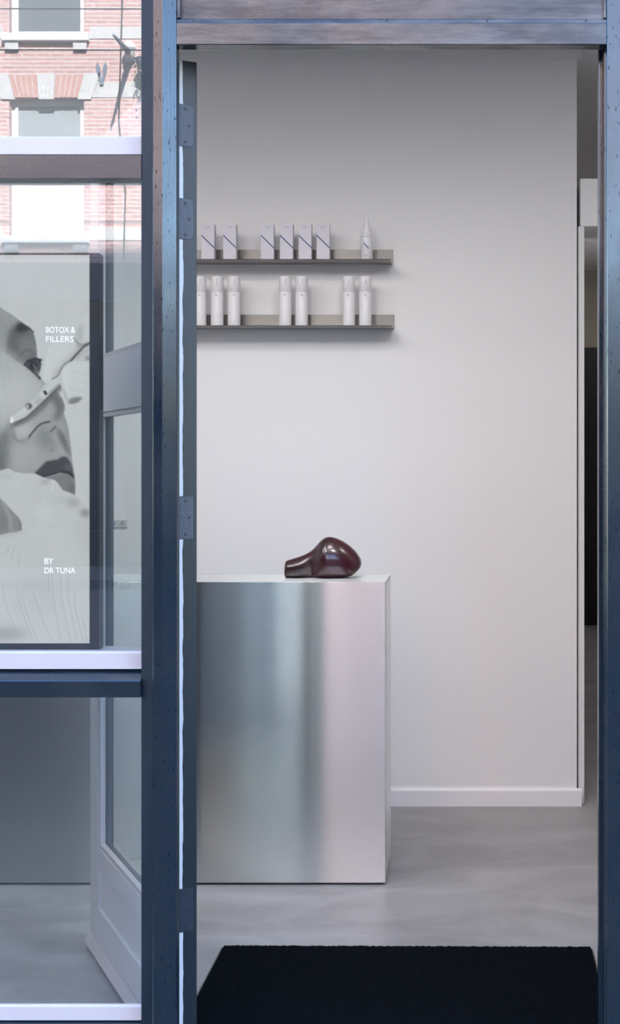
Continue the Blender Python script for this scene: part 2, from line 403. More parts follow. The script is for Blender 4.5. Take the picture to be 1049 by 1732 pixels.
# skirting with a rounded top edge, ceiling trim
sk = MB(); sk.prism([(WB, 0.0), (WB-0.014, 0.0), (WB-0.014, 0.066), (WB-0.009, 0.0745), (WB, 0.0745)], 'x', -2.6, 0.512)
struct(sk.build('baseboard_back', M['skirting']))
struct(MB().box(-2.6, 0.510, WB-0.02, WB, 3.165, 3.20).build('trim_2', M['ceiling']))
# door lining at the passage: jamb and boxed header
pf = struct(empty('door_2', (0.5, 5.70, 0)))
MB().box(0.0, 0.026, -0.005, 0.10, 0, 2.464, 0.002).build('jamb', M['white_wood'], pf)
MB().box(0.008, 1.10, -0.005, 0.30, 2.464, 2.668, 0.003).build('header_box', M['white_wood'], pf)
# black double door at the end of the passage
fd = struct(empty('door_3', (0.52, 12.02, 0)))
MB().box(0.0, 0.52, 0, 0.03, 0.0, 2.50, 0.003).build('door_leaf', M['blackdoor'], fd)
MB().box(0.525, 1.06, 0, 0.03, 0.0, 2.50, 0.003).build('door_leaf', M['blackdoor'], fd)

# upper storeys of the shop's own building (out of frame; they shade the pavement)
own = struct(MB().box(-26, 22, 3.06, 12.2, 3.46, 18.2).build('wall_upper_storeys', M['brick_b']))
struct(MB().box(-26, -2.75, 3.06, 12.2, -0.3, 3.46).build('wall_neighbour_shop', M['brick_b']))
struct(MB().box(1.75, 22, 3.06, 12.2, -0.3, 3.46).build('wall_neighbour_house', M['brick_b']))

# ------------------------------------------------------------------ the shop front
# door-side mullion: rebate step, flat face, splayed face towards the doorway
post = MB()
post.prism([(-0.7052, 3.085), (-0.7048, 3.0515), (-0.7030, 3.05), (-0.6830, 3.05), (-0.6810, 3.0504),
            (-0.6520, 3.0578), (-0.6508, 3.060), (-0.6508, 3.085), (-0.688, 3.085), (-0.688, 3.150), (-0.7331, 3.150), (-0.7331, 3.085)], 'z', -0.06, 3.0)
mull = struct(post.build('trim_3', M['navy_v']))
MB().prism([(-0.7331, 3.062), (-0.7055, 3.055), (-0.7052, 3.0849), (-0.7331, 3.0849)], 'z', -0.06, 3.0).build('glazing_strip', M['navy_dull'], mull)
lp = MB()
lp.prism([(-1.74, 3.05), (-1.672, 3.05), (-1.672, 3.078), (-1.65, 3.078), (-1.65, 3.15), (-1.74, 3.15)], 'z', -0.06, 3.0)
struct(lp.build('trim_4', M['navy_v']))
rp = MB()
rp.prism([(0.3335, 3.052), (0.3355, 3.05), (0.364, 3.05), (0.366, 3.056), (0.372, 3.056), (0.374, 3.05), (0.43, 3.05), (0.43, 3.15), (0.322, 3.15), (0.322, 3.124),
          (0.3285, 3.124), (0.3285, 3.098), (0.3315, 3.098), (0.3315, 3.090), (0.3300, 3.088), (0.3300, 3.078), (0.3335, 3.076)], 'z', -0.06, 3.0)
struct(rp.build('trim_5', M['navy_v']))
# lintel and the panelled frieze above the doorway
lin = MB()
lin.box(-0.6505, 0.3333, 3.052, 3.092, 2.4086, 2.4590, 0.002)
lint = struct(lin.build('trim_6', M['navy_old']))
fr = struct(empty('wall_frieze', (-0.15, 3.07, 2.459)))
MB().box(-0.5, 0.483, -0.002, 0.02, 0.0, 0.541).build('panel', M['navy_old'], fr)
MB().prism([(-0.014, 0.0), (0.0, 0.0), (0.0, 0.013), (-0.004, 0.013), (-0.012, 0.009)], 'x', -0.5, 0.483).build('bead', M['navy_old'], fr)
for x in (-0.4965, 0.4795):
    MB().box(x-0.0035, x+0.0035, -0.014, 0.0, 0.012, 0.541, 0.001).build('bead', M['navy_old'], fr)
for x in (-0.462, -0.02, 0.21, 0.436):
    MB().cyl((x, -0.0135, 0.006), (x, -0.010, 0.006), 0.0025, n=10).build('nail', M['screw'], fr)
struct(MB().box(-1.74, 0.43, 3.05, 3.15, 3.0, 3.2).build('trim_7', M['navy_h']))
struct(MB().box(-9, 6, 3.03, 3.06, 3.2, 3.46).build('trim_8', M['navy_h']))
struct(MB().box(-0.65, 0.333, 3.052, 3.2, -0.06, 0.004, 0.002).build('trim_9', M['paving']))
# boarded front to the right of the doorway
bf = struct(empty('wall_front', (0.43, 3.06, 0)))
for k in range(9):
    MB().box(k*0.130+0.002, k*0.130+0.128, 0.0, 0.09, -0.06, 3.2, 0.003).build('plank', M['navy_v'], bf)
for k in range(8):
    MB().box(-3.18+k*0.126+0.002, -3.18+k*0.126+0.124, 0.0, 0.09, -0.06, 3.2, 0.003).build('plank', M['navy_v'], bf)

# glazed shop window: three lights, rails, beads, panes
XL, XR = -1.65, -0.7331
win = struct(empty('window_1', (0, 3.1, 0)))
def wpart(mb, name, mat, parent=win):
    o = mb.build(name, mat, parent); o.data.transform(Matrix.Translation((0, -3.1, 0))); return o
up = MB(); up.prism([(3.060, 2.1058), (3.112, 2.1045), (3.112, 2.1655), (3.098, 2.1655), (3.060, 2.158)], 'x', XL, XR)
wpart(up, 'transom_rail', M['navy_h'])
md = MB(); md.prism([(3.052, 0.9167), (3.110, 0.9180), (3.110, 0.976), (3.098, 0.9745), (3.0555, 0.9565), (3.052, 0.9530)], 'x', XL, XR)
wpart(md, 'middle_rail', M['navy_h'])
bt = MB(); bt.prism([(3.052, -0.06), (3.14, -0.06), (3.14, 0.164), (3.098, 0.164), (3.056, 0.152), (3.052, 0.148)], 'x', XL, XR)
wpart(bt, 'bottom_rail', M['navy_h'])
wpart(MB().box(XL, XR, 3.06, 3.14, 2.93, 3.0), 'head_rail', M['navy_h'])
for zb_, zt_ in ((2.1660, 2.2085), (0.9765, 1.0165), (0.1645, 0.1985)):
    wpart(MB().prism([(3.0985, zb_), (3.0985, zt_), (3.0925, zt_), (3.0885, zt_-0.004), (3.0870, zb_)], 'x', XL, XR), 'glazing_bead', M['white_paint'])
wpart(MB().box(XL, XR, 3.1065, 3.185, 0.9785, 1.0165, 0.002), 'window_board', M['white_paint'])
wpart(MB().box(XL, XR, 3.0995, 3.1055, 2.166, 2.93), 'pane', M['glass'])
wpart(MB().box(XL, XR, 3.0995, 3.1055, 0.976, 2.105), 'pane', M['glass'])
wpart(MB().box(XL, XR, 3.0995, 3.1055, 0.164, 0.918), 'pane', M['glass'])

# ------------------------------------------------------------------ the open door (white inside, navy outside)
PHI = math.radians(27.2); DW, DT, DH0, DH1 = 0.978, 0.0466, 0.012, 2.402
door = struct(empty('door_1', (-0.667, 3.142, 0), math.pi/2+PHI))
def dbox(name, x0, x1, y0, y1, z0, z1, mat='door', bev=0.0015, parent=door):
    return MB().box(x0, x1, y0, y1, z0, z1, bev).build(name, M[mat], parent)
SW = 0.105
dbox('hinge_stile', 0, SW, -DT, 0, DH0, DH1, bev=0.0022)
dbox('lock_stile', DW-SW, DW, -DT, 0, DH0, DH1)
dbox('top_rail', SW, DW-SW, -DT+0.001, -0.001, 2.29, DH1)
dbox('middle_rail', SW, DW-SW, -DT+0.001, -0.001, 1.60, 1.755)
dbox('bottom_rail', SW, DW-SW, -DT+0.001, -0.001, DH0, 0.145)
dbox('kick_panel', SW, DW-SW, -DT+0.010, -0.010, 0.145, 0.27, bev=0)
dbox('glazing_rail', SW, DW-SW, -DT+0.001, -0.001, 0.27, 0.325)
wb = MB(); wb.prism([(0.0, 0.014), (0.016, 0.014), (0.018, 0.022), (0.004, 0.045), (0.0, 0.045)], 'x', 0.0, DW)
wb.build('weather_bar', M['white_paint'], door)
for z0, z1 in ((0.325, 1.60), (1.755, 2.29)):
    p = dbox('pane', SW, DW-SW, -0.026, -0.020, z0, z1, 'door_glass', 0)
    for a in ((SW, SW+0.014, z0, z1), (DW-SW-0.014, DW-SW, z0, z1), (SW+0.014, DW-SW-0.014, z0, z0+0.014), (SW+0.014, DW-SW-0.014, z1-0.014, z1)):
        dbox('bead', a[0], a[1], -0.0195, -0.004, a[2], a[3], 'white_paint', 0.001, p)
dbox('bolt_plate', DW-0.002, DW+0.002, -0.034, -0.004, 0.30, 0.42, 'hinge', 0.0005)
hd = dbox('lock_plate', DW-0.068, DW-0.034, 0.0, 0.004, 0.93, 1.13, 'hinge', 0.001)
MB().cyl((DW-0.05, 0.004, 1.09), (DW-0.05, 0.03, 1.09), 0.008, n=14).cyl((DW-0.05, 0.03, 1.09), (DW-0.05, 0.05, 1.09), 0.019, 0.016, n=16).build('knob', M['hinge'], hd)

def rounded_rect(y0, y1, z0, z1, r, left_round=False, n=5):
    pts = []
    cs = [((y0+ (r if left_round else 0)), z0+(r if left_round else 0), math.pi, r if left_round else 0), (y1-r, z0+r, 1.5*math.pi, r), (y1-r, z1-r, 0, r), (y0+(r if left_round else 0), z1-(r if left_round else 0), .5*math.pi, r if left_round else 0)]
    for cx, cz, a0, rr in cs:
        for k in range(n if rr else 1):
            a = a0+(math.pi/2)*(k/(n-1) if rr else 0)
            pts.append((cx+rr*math.cos(a), cz+rr*math.sin(a)))
    return pts
for k, (za, zb) in enumerate(((2.200, 2.297), (1.981, 2.075), (1.274, 1.373), (0.348, 0.448))):
    mt = 'hinge_dark' if k == 3 else 'hinge'
    rr = 0.010 if k < 2 else 0.002
    pl = MB(); pl.prism(rounded_rect(0.003, 0.0375, za, zb, rr), 'x', -0.0016, 0.001)
    for v in pl.bm.verts: v.co.y = -v.co.y
    bmesh.ops.recalc_face_normals(pl.bm, faces=pl.bm.faces[:])
    h = pl.build('hinge', M[mt], door)
    rim = MB(); rim.prism(rounded_rect(0.002, 0.0389, za-0.0014, zb+0.0014, rr+0.001), 'x', -0.0007, 0.001)
    for v in rim.bm.verts: v.co.y = -v.co.y
    bmesh.ops.recalc_face_normals(rim.bm, faces=rim.bm.faces[:])
    rim.build('mortise', M['screw'], h)
    for (yy, f) in ((-0.0185, 0.90), (-0.0275, 0.5), (-0.0185, 0.10)):
        z = za+(zb-za)*f
        MB().cyl((-0.0028, yy, z), (-0.001, yy, z), 0.0034, 0.0034, n=12).build('screw', M['screw'], h)
    for a, c in ((0.0, 0.20), (0.40, 0.60), (0.8, 1.0)):
        MB().cyl((-0.0035, 0.004, zb-(zb-za)*a), (-0.0035, 0.004, zb-(zb-za)*c), 0.0048, n=12).build('knuckle', M[mt], h)

# ------------------------------------------------------------------ reception counter
CX1, CY0, CY1, CZ = -0.2606, 4.60, 4.95, 1.0437
CX0 = -2.30
cn = empty('reception_counter', (CX1, CY0, 0), math.radians(0.0))
tag(cn, 'long brushed stainless steel reception counter standing on the concrete floor', 'counter')
L0 = CX0-CX1
MB().box(L0, -0.0, 0.0, 0.012, 0.008, CZ, 0.0006).build('front_panel', M['steel_front'], cn)
MB().box(-0.012, 0.0, 0.0122, CY1-CY0, 0.008, CZ-0.0122, 0.0006).build('end_panel', M['steel_end'], cn)
MB().box(L0, 0.0, 0.0122, CY1-CY0-0.0122, CZ-0.012, CZ, 0.0006).build('top_panel', M['steel_top'], cn)
MB().box(L0, -0.0125, CY1-CY0-0.012, CY1-CY0, 0.008, CZ).build('back_panel', M['steel_front'], cn)
MB().box(L0+0.01, -0.010, 0.010, CY1-CY0-0.010, 0.0, 0.010).build('plinth', M['black'], cn)

# ------------------------------------------------------------------ sculpture
def sculpture():
    S = 472.6
    # (px x, top y, bottom y, half depth m, front/back offset)
    prof = [(482.0, 953, 977, 0.026, 0.0), (484.0, 949.5, 977.5, 0.031, 0.0), (488, 948.0, 978, 0.034, 0.0), (497, 945.5, 978, 0.036, 0.0), (508, 942.0, 978, 0.037, 0.0),
            (519, 937.5, 977.5, 0.038, -0.002), (528, 931.5, 977.0, 0.040, -0.003), (535, 924.5, 977.2, 0.046, -0.006), (541, 917.0, 977.8, 0.052, -0.008), (547, 911.5, 978, 0.056, -0.008),
            (554, 908.6, 978, 0.060, -0.007), (561, 908.4, 978, 0.062, -0.005), (570, 911.0, 978, 0.063, -0.003), (579, 915.0, 978, 0.062, 0.0), (588, 920.8, 977.5, 0.058, 0.002),
            (596, 927.5, 974.5, 0.052, 0.003), (603, 935.0, 969.5, 0.043, 0.004), (608, 942.0, 964, 0.031, 0.004), (610.5, 947.5, 959, 0.018, 0.004), (611.3, 951.0, 955.5, 0.006, 0.004)]
    bm = bmesh.new(); rings = []; N = 40
    for (px, yt, yb, hd, off) in prof:
        X = (px-546)/S; zt = (978-yt)/S; zb = (978-yb)/S; cz = (zt+zb)/2; hz = (zt-zb)/2
        ring = []
        for i in range(N):
            a = 2*math.pi*i/N; c, s = math.cos(a), math.sin(a)
            e = 0.78
            yy = math.copysign(abs(c)**e, c)*hd; zz = math.copysign(abs(s)**(e*0.95 if s < 0 else 1.0), s)*hz
            # narrower crest, wider belly
            yy *= (1-0.42*max(0, s)**1.6)
            # crease between neck and lobe, low on the front; slanted ridge on the lobe
            fy = max(0.0, -c)
            g = math.exp(-((px-531-10*s)/7.5)**2)*(0.30+0.5*max(0, -s))
            rdg = math.exp(-((px-552+9*s)/6.0)**2)
            yy += fy*0.030*g - fy*0.007*rdg
            ring.append(bm.verts.new((X, off+yy, cz+zz)))
        rings.append(ring)
    for a, b in zip(rings[:-1], rings[1:]):
        for i in range(N):
            f = bm.faces.new((a[i], b[i], b[(i+1) % N], a[(i+1) % N])); f.smooth = True
    f0 = bm.faces.new(rings[0]); f1 = bm.faces.new(list(reversed(rings[-1])))
    bmesh.ops.recalc_face_normals(bm, faces=bm.faces[:])
    me = bpy.data.meshes.new('sculpture'); bm.to_mesh(me); bm.free(); me.materials.append(M['burgundy'])
    o = bpy.data.objects.new('sculpture', me); C.objects.link(o)
    zmin = min(v.co.z for v in me.vertices)
    o.location = ((546-780)/FPX*4.775, 4.775, CZ-zmin+0.0003)
    md = o.modifiers.new('smooth', 'SUBSURF'); md.levels = 1; md.render_levels = 1
    tag(o, 'glossy burgundy ceramic lump lying on the steel counter top', 'sculpture')
    return o
sculpture()

# ------------------------------------------------------------------ wall shelves and products
def shelf(zb, xr, label):
    s = empty('wall_shelf', (xr, WB, zb))
    MB().box(-1.0, 0.0, -0.006, -0.0008, 0.0, 0.0605, 0.0006).build('back_plate', M['steel_shelf'], s)
    MB().box(-1.0, -0.004, -0.122, -0.006, 0.0, 0.0035, 0.0006).build('ledge', M['steel_ledge'], s)
    tag(s, label, 'shelf', 'steel wall shelves')
ZS1, ZS2 = 2.2985, 2.0235
shelf(ZS1, -0.2885, 'upper brushed steel wall shelf carrying white cartons')
shelf(ZS2, -0.2835, 'lower brushed steel wall shelf carrying white cylindrical bottles')
YP = 5.585
def px_x(px, Y): return (px-PPX)/FPX*Y

box0 = None
BW, BH = 0.0535, 0.1480
centres = [351.5, 388.5, 452.0, 484.5, 516.0, 546.5]
ords = ['white skincare carton on upper shelf, leftmost, beside the open door', 'white skincare carton on upper shelf, second from the left',
        'white skincare carton on upper shelf, first of the row of four', 'white skincare carton on upper shelf, second in the row of four',
        'white skincare carton on upper shelf, third in the row of four', 'white skincare carton on upper shelf, nearest the nozzle bottle']
for k, cx in enumerate(centres):
    loc = (px_x(cx, YP-BW/2), YP, ZS1+0.0035)
    if box0 is None:
        box0 = empty('carton', loc)
        MB().box(-BW/2, BW/2, -BW/2, BW/2-0.01, 0, BH, 0.0006).build('box_body', M['card_white'], box0)
        y = -BW/2-0.0002
        st = MB(); st.prism([(-BW/2, 0.1035), (-BW/2, 0.0975), (BW/2-0.0003, 0.0455), (BW/2-0.0003, 0.0515)], 'y', y-0.0002, y+0.0002)
        st.build('stripe', M['print_indigo'], box0)
        sd = MB(); x = BW/2+0.0002
        sd.prism([(-BW/2, 0.0515), (-BW/2, 0.0455), (-BW/2+0.012, 0.034), (-BW/2+0.012, 0.040)], 'x', x-0.0002, x+0.0002)
        sd.build('stripe', M['print_indigo'], box0)
        lg = MB()
        lg.prism([(-0.009, 0.131), (-0.006, 0.131), (-0.003, 0.137), (-0.006, 0.137)], 'y', y-0.0002, y+0.0002)
        lg.prism([(-0.002, 0.131), (0.001, 0.131), (0.004, 0.137), (0.001, 0.137)], 'y', y-0.0002, y+0.0002)
        lg.box(0.005, 0.010, y-0.0002, y+0.0002, 0.1335, 0.1355)
        lg.build('logo', M['print_grey'], box0)
        o = box0
    else:
        o = copy_tree(box0); o.location = loc
    tag(o, ords[k], 'carton', 'white cartons on the upper shelf')
    o.rotation_euler = (0, 0, math.radians([0.3, 0.2, 1.2, 0.6, 0.3, 0.5][k]))

# nozzle bottle
bt_ = empty('nozzle_bottle', (px_x(620.5, YP), YP, ZS1+0.0035))
MB().lathe([(0.0235, 0.0), (0.0250, 0.002), (0.0250, 0.084), (0.0245, 0.091), (0.0225, 0.0955)]).build('bottle_body', M['plastic_white'], bt_)
MB().lathe([(0.0205, 0.0955), (0.0238, 0.0965), (0.0240, 0.104), (0.0215, 0.107), (0.0205, 0.125), (0.0195, 0.128)]).build('collar', M['plastic_white'], bt_)
MB().lathe([(0.0142, 0.128), (0.0140, 0.134), (0.0110, 0.148), (0.0092, 0.172), (0.0080, 0.1745), (0.0040, 0.1755)]).build('nozzle', M['plastic_white'], bt_)
def curved_strip(a0, a1, z0, z1, w, r):
    """slanted printed stroke wrapped round a bottle"""
    mb = MB(); b = mb.bm; n = 8; lo = []; hi = []
    for i in range(n+1):
        t = i/n; a = a0+(a1-a0)*t; z = z0+(z1-z0)*t
        lo.append(b.verts.new((r*math.sin(a), -r*math.cos(a), z))); hi.append(b.verts.new((r*math.sin(a), -r*math.cos(a), z+w)))
    for i in range(n): b.faces.new((lo[i], lo[i+1], hi[i+1], hi[i]))
    return mb
curved_strip(-0.50, 0.40, 0.068, 0.043, 0.006, 0.0253).build('stripe', M['print_indigo'], bt_)
curved_strip(-0.5, 0.3, 0.0165, 0.0165, 0.0014, 0.0253).build('print_line', M['print_grey'], bt_)
tag(bt_, 'white bottle with tapering nozzle at the right end of upper shelf', 'bottle')

# cylindrical bottles
tube0 = None
tl = ['white cylindrical bottle on lower shelf, half hidden behind the door edge', 'white cylindrical bottle on lower shelf, second from the door edge',
      'white cylindrical bottle on lower shelf, third from the door edge', 'white cylindrical bottle on lower shelf, left one of the middle pair',
      'white cylindrical bottle on lower shelf, right one of the middle pair', 'white cylindrical bottle on lower shelf, left one of the right-hand pair',
      'white cylindrical bottle on lower shelf, farthest right']
for k, cx in enumerate([338.5, 367.5, 396.0, 482.5, 510.5, 590.0, 618.0]):
    loc = (px_x(cx, YP), YP, ZS2+0.0035)
    if tube0 is None:
        R = 0.0262
        tube0 = empty('cylindrical_bottle', loc)
        MB().lathe([(R-0.001, 0.0), (R, 0.001), (R, 0.0095), (R-0.0008, 0.0100), (R-0.0008, 0.0108), (R, 0.0113), (R, 0.1405), (R-0.0002, 0.1408)]).build('bottle_body', M['plastic_white'], tube0)
        MB().lathe([(R-0.0002, 0.1409), (R, 0.1412), (R, 0.203), (R-0.001, 0.2055), (R-0.004, 0.2068)]).build('cap', M['plastic_white'], tube0)
        r2 = R+0.0002
        curved_strip(0.08, 0.16, 0.172, 0.172, 0.027, r2).build('print_line', M['print_grey'], tube0)
        curved_strip(-0.12, 0.22, 0.130, 0.121, 0.0028, r2).build('stripe', M['print_indigo'], tube0)
        o = tube0
    else:
        o = copy_tree(tube0); o.location = loc
    o.rotation_euler = (0, 0, [0.05, -0.03, 0.08, 0.0, 0.06, -0.06, 0.02][k])
    tag(o, tl[k], 'bottle', 'cylindrical bottles on the lower shelf')

# double socket low on the back wall, seen through the door glass
sc_ = empty('wall_socket', (px_x(201, WB), WB, 1.45-(885-785)/FPX*WB))
for dx in (-0.018, 0.018):
    g = MB().box(dx-0.016, dx+0.016, -0.012, -0.0005, -0.016, 0.016, 0.002).build('socket_plate', M['socket'], sc_)
    MB().cyl((dx, -0.0135, 0), (dx, -0.0115, 0), 0.0105, n=18).build('outlet', M['print_grey'], g)
tag(sc_, 'small grey twin socket on white wall behind the door glass', 'socket')

# ------------------------------------------------------------------ door mat
def mat():
    x0, x1, y0, y1 = -0.720, 0.389, 3.22, 4.000
    o = empty('doormat', ((x0+x1)/2, (y0+y1)/2, 0), math.radians(-0.6))
    w, d = (x1-x0)/2, (y1-y0)/2
    def rr(w, d, r):
        pts = []
        for cx, cyy, a0 in ((w-r, d-r, 0), (-w+r, d-r, 90), (-w+r, -d+r, 180), (w-r, -d+r, 270)):
            for k in range(6):
                a = math.radians(a0+18*k); pts.append((cx+r*math.cos(a), cyy+r*math.sin(a)))
        return pts
    MB().prism(rr(w, d, 0.018), 'z', 0.0003, 0.004).build('rubber_backing', M['black'], o)
    # carpet pile: a fine uneven surface
    nx, ny = 240, 170
    xs = np.linspace(-w+0.003, w-0.003, nx); ys = np.linspace(-d+0.003, d-0.003, ny)
    rng = np.random.default_rng(3)
    gx, gy = np.meshgrid(xs, ys)
    gz = 0.0095+rng.uniform(-0.0012, 0.0012, gx.shape)
    edge = np.minimum(np.minimum(gx-xs[0], xs[-1]-gx), np.minimum(gy-ys[0], ys[-1]-gy))
    gz = np.where(edge < 1e-6, 0.003, gz)
    verts = np.stack([gx+rng.uniform(-.0008, .0008, gx.shape), gy+rng.uniform(-.0008, .0008, gx.shape), gz], -1).reshape(-1, 3)
    # pull the corners in to a small radius
    r = 0.016
    for sx in (-1, 1):
        for sy in (-1, 1):
            cx, cyy = sx*(w-0.003-r), sy*(d-0.003-r)
            mk = ((verts[:, 0]-cx)*sx > 0) & ((verts[:, 1]-cyy)*sy > 0)
            dv = verts[mk, :2]-np.array([cx, cyy]); ln = np.linalg.norm(dv, axis=1); k = np.minimum(1, r/np.maximum(ln, 1e-9))
            verts[mk, :2] = np.array([cx, cyy])+dv*k[:, None]
    i = np.arange(nx*ny).reshape(ny, nx)
    faces = np.stack([i[:-1, :-1], i[:-1, 1:], i[1:, 1:], i[1:, :-1]], -1).reshape(-1, 4)
    me = bpy.data.meshes.new('pile'); me.from_pydata(verts.tolist(), [], faces.tolist()); me.materials.append(M['carpet'])
    p = bpy.data.objects.new('pile', me); C.objects.link(p); p.parent = o; p['kind'] = 'stuff'
    tag(o, 'black rectangular entrance mat on the concrete floor inside the doorway', 'mat')
mat()

# ------------------------------------------------------------------ framed advertising poster behind the window
def blur(a, s):
    if s <= 0: return a
    r = max(1, int(3*s)); k = np.exp(-0.5*(np.arange(-r, r+1)/s)**2); k /= k.sum()
    p = np.pad(a, ((r, r), (0, 0)), 'edge'); a = sum(k[i]*p[i:i+a.shape[0]] for i in range(2*r+1))
    p = np.pad(a, ((0, 0), (r, r)), 'edge'); return sum(k[i]*p[:, i:i+a.shape[1]] for i in range(2*r+1))

def poster_print():
    ST = 1.0; XA, XB, YA, YB = -230.0, 152.0, 431.0, 1088.0
    nx = int((XB-XA)/ST)+1; ny = int((YB-YA)/ST)+1
    gx, gy = np.meshgrid(np.linspace(XA, XB, nx), np.linspace(YA, YB, ny))
    img = np.full(gx.shape, 190.0)
    def poly(pts):
        m = np.zeros(gx.shape, bool); n = len(pts)
        for i in range(n):
            (xa, ya), (xb, yb) = pts[i], pts[(i+1) % n]
            if ya == yb: continue
            c = (gy >= min(ya, yb)) & (gy < max(ya, yb)); xi = xa+(gy-ya)*(xb-xa)/(yb-ya)
            m ^= c & (gx < xi)
        return m.astype(float)
    def line(pts, w):
        d = np.full(gx.shape, 1e9)
        for (xa, ya), (xb, yb) in zip(pts[:-1], pts[1:]):
            dx, dy = xb-xa, yb-ya; L = dx*dx+dy*dy
            t = np.clip(((gx-xa)*dx+(gy-ya)*dy)/L, 0, 1)
            d = np.minimum(d, np.hypot(gx-xa-t*dx, gy-ya-t*dy))
        return np.clip(w/2+0.5-d, 0, 1)
    def ell(cx, cy_, rx, ry, rot=0.0):
        c, s = math.cos(rot), math.sin(rot); u = (gx-cx)*c+(gy-cy_)*s; v = -(gx-cx)*s+(gy-cy_)*c
        return np.clip(1.5-1.5*np.hypot(u/rx, v/ry)+0.3, 0, 1)
    def put(m, tone, soft=0.0, op=1.0, clip=None):
        nonlocal img
        m = blur(m, soft/ST)*op
        if clip is not None: m = m*clip
        img = img*(1-m)+tone*m
    face = poly([(-300, 470), (-120, 470), (-40, 500), (0, 519), (8, 525), (20, 532), (32, 541), (44, 550), (52, 555), (57, 563), (60, 575), (62, 590), (63, 604), (67, 612), (68, 622), (67, 634),
                 (74, 646), (86, 656), (98, 663), (105, 673), (109, 683), (110, 692), (108, 699), (111, 707), (115, 722), (119, 745), (121, 765), (123, 785), (126, 800), (128, 820), (128, 850), (100, 900), (-300, 900)])
    fs = blur(face, 0.6)
    put(face, 150, 0.6)
    K = dict(clip=fs)
    put(ell(-5, 548, 30, 26, 0.6), 140, 8, 0.8, **K)
    put(poly([(10, 592), (14, 565), (28, 548), (50, 551), (62, 570), (63, 606), (45, 616), (28, 607)]), 96, 5, 1, **K)
    put(poly([(30, 575), (48, 566), (60, 575), (62, 600), (46, 606), (32, 600)]), 118, 4, .8, **K)
    put(poly([(-60, 600), (0, 592), (14, 594), (30, 606), (48, 620), (66, 640), (80, 655), (70, 690), (20, 720), (-60, 760)]), 172, 6, .95, **K)
    put(ell(20, 665, 34, 40, 0.5), 184, 9, .8, **K)
    put(line([(12, 593), (28, 607), (45, 618), (58, 630), (68, 641)], 3.5), 105, 2.0, .7, **K)
    put(poly([(17, 566), (22, 553), (30, 546), (37, 544), (46, 551), (53, 557), (46, 561), (36, 565), (28, 568)]), 84, 4.0, .8, **K)
    put(poly([(27, 560), (30, 549), (37, 546), (46, 552), (51, 556), (45, 559), (36, 562)]), 48, 2.2, .95, **K)
    for q in range(14): put(line([(24+2*q, 562-0.4*q), (28+2*q, 552-0.1*q)], 1.0), 60+6*(q % 4), .5, .4, **K)
    put(line([(44, 552), (50, 556), (57, 562)], 2.2), 70, .8, .85)
    for a in (0, 3.5):
        put(line([(34, 600+a*.6), (40, 593+a), (47, 590+a), (54, 592+a), (61, 599+a)], 1.3), 80, .8, .7, **K)
    put(line([(30, 606), (42, 611), (52, 604), (64, 606)], 3.5), 96, 2.5, .6, **K)
    put(poly([(42, 616), (50, 610), (60, 607), (69, 609), (69.5, 620), (66.5, 630), (62, 632), (52, 625)]), 78, 1.0, .95)
    put(ell(56, 617.5, 8.5, 9, .5), 36, 1.2, .95)
    put(line([(41.5, 617), (46, 611.5), (52, 608.5), (60, 606.8), (70, 609)], 3.2), 30, .8, .95)
    put(line([(66, 611), (69, 616), (67, 626)], 2.5), 44, .8, .9)
    put(line([(43, 617.5), (54, 627), (62, 634), (67, 640)], 2.6), 50, .9, .95)
    put(line([(56.5, 616), (60, 623)], 2.0), 140, .7, .85); put(line([(61, 625), (65, 633)], 1.6), 125, .7, .7)
    put(ell(67, 639, 2.0, 2.4), 50, .6, .9)
    # lower face
    put(poly([(20, 715), (24, 735), (14, 760), (5, 800), (-60, 800), (-60, 760), (-10, 745)]), 112, 5, .9, **K)
    put(ell(38, 770, 34, 26, 0), 164, 8, .8, **K)
    put(ell(38, 726, 26, 17, -0.5), 176, 5, .9, **K)
    put(ell(72, 704, 26, 10, -0.75), 158, 4, .8, **K)
    put(poly([(84, 672), (95, 664), (104, 672), (110, 688), (107, 700), (98, 712), (90, 712), (96, 692)]), 98, 4, .9, **K)
    put(ell(78, 742, 16, 22, -.3), 126, 6, .8, **K)
    put(poly([(94, 720), (110, 737), (121, 772), (112, 764), (100, 745)]), 100, 3, .95, **K)
    put(line([(92, 735), (108, 768)], 6), 158, 3, .7, **K)
    put(line([(98, 712), (112, 712), (117, 735)], 6), 138, 3, .8, **K)
    put(line([(22, 738), (28, 745), (38, 748), (49, 741)], 4), 122, 2.2, .75, **K)
    put(line([(18, 712), (21, 728), (24, 740)], 5), 118, 2.5, .7, **K)
    put(ell(-2, 790, 14, 40, .3), 100, 6, .8, **K)
    put(ell(70, 690, 10, 26, .75), 140, 4, .5, **K)
    put(line([(49.5, 739), (56, 730), (63, 722), (71, 716), (84, 713)], 2.6), 52, .9, .95, **K)
    put(line([(86, 730), (94, 721)], 2.0), 62, .8, .9, **K)
    put(ell(88, 761, 2.2, 2.0), 108, .6, .8, **K)
    put(poly([(57, 801), (68, 791), (79, 780), (98, 777), (105, 772), (113, 773), (120, 783), (124, 800), (126, 812), (115, 803), (100, 798), (88, 803), (73, 807)]), 66, 1.4, 1, **K)
    put(ell(115, 790, 7, 8), 96, 3, .7, **K)
    put(poly([(78, 808), (95, 803), (112, 800), (122, 806), (127, 820), (127, 838), (106, 831), (98, 816)]), 118, 1.2, 1, **K)
    put(ell(122, 826, 6, 10), 92, 3, .7, **K)
    put(line([(72, 806), (88, 802), (103, 797.5), (116, 799), (124, 806)], 2.4), 34, .8, .95, **K)
    # ear and hair further left
    put(ell(-95, 690, 26, 46, .25), 140, 4, .8, **K); put(ell(-93, 690, 15, 32, .25), 108, 4, .8, **K)
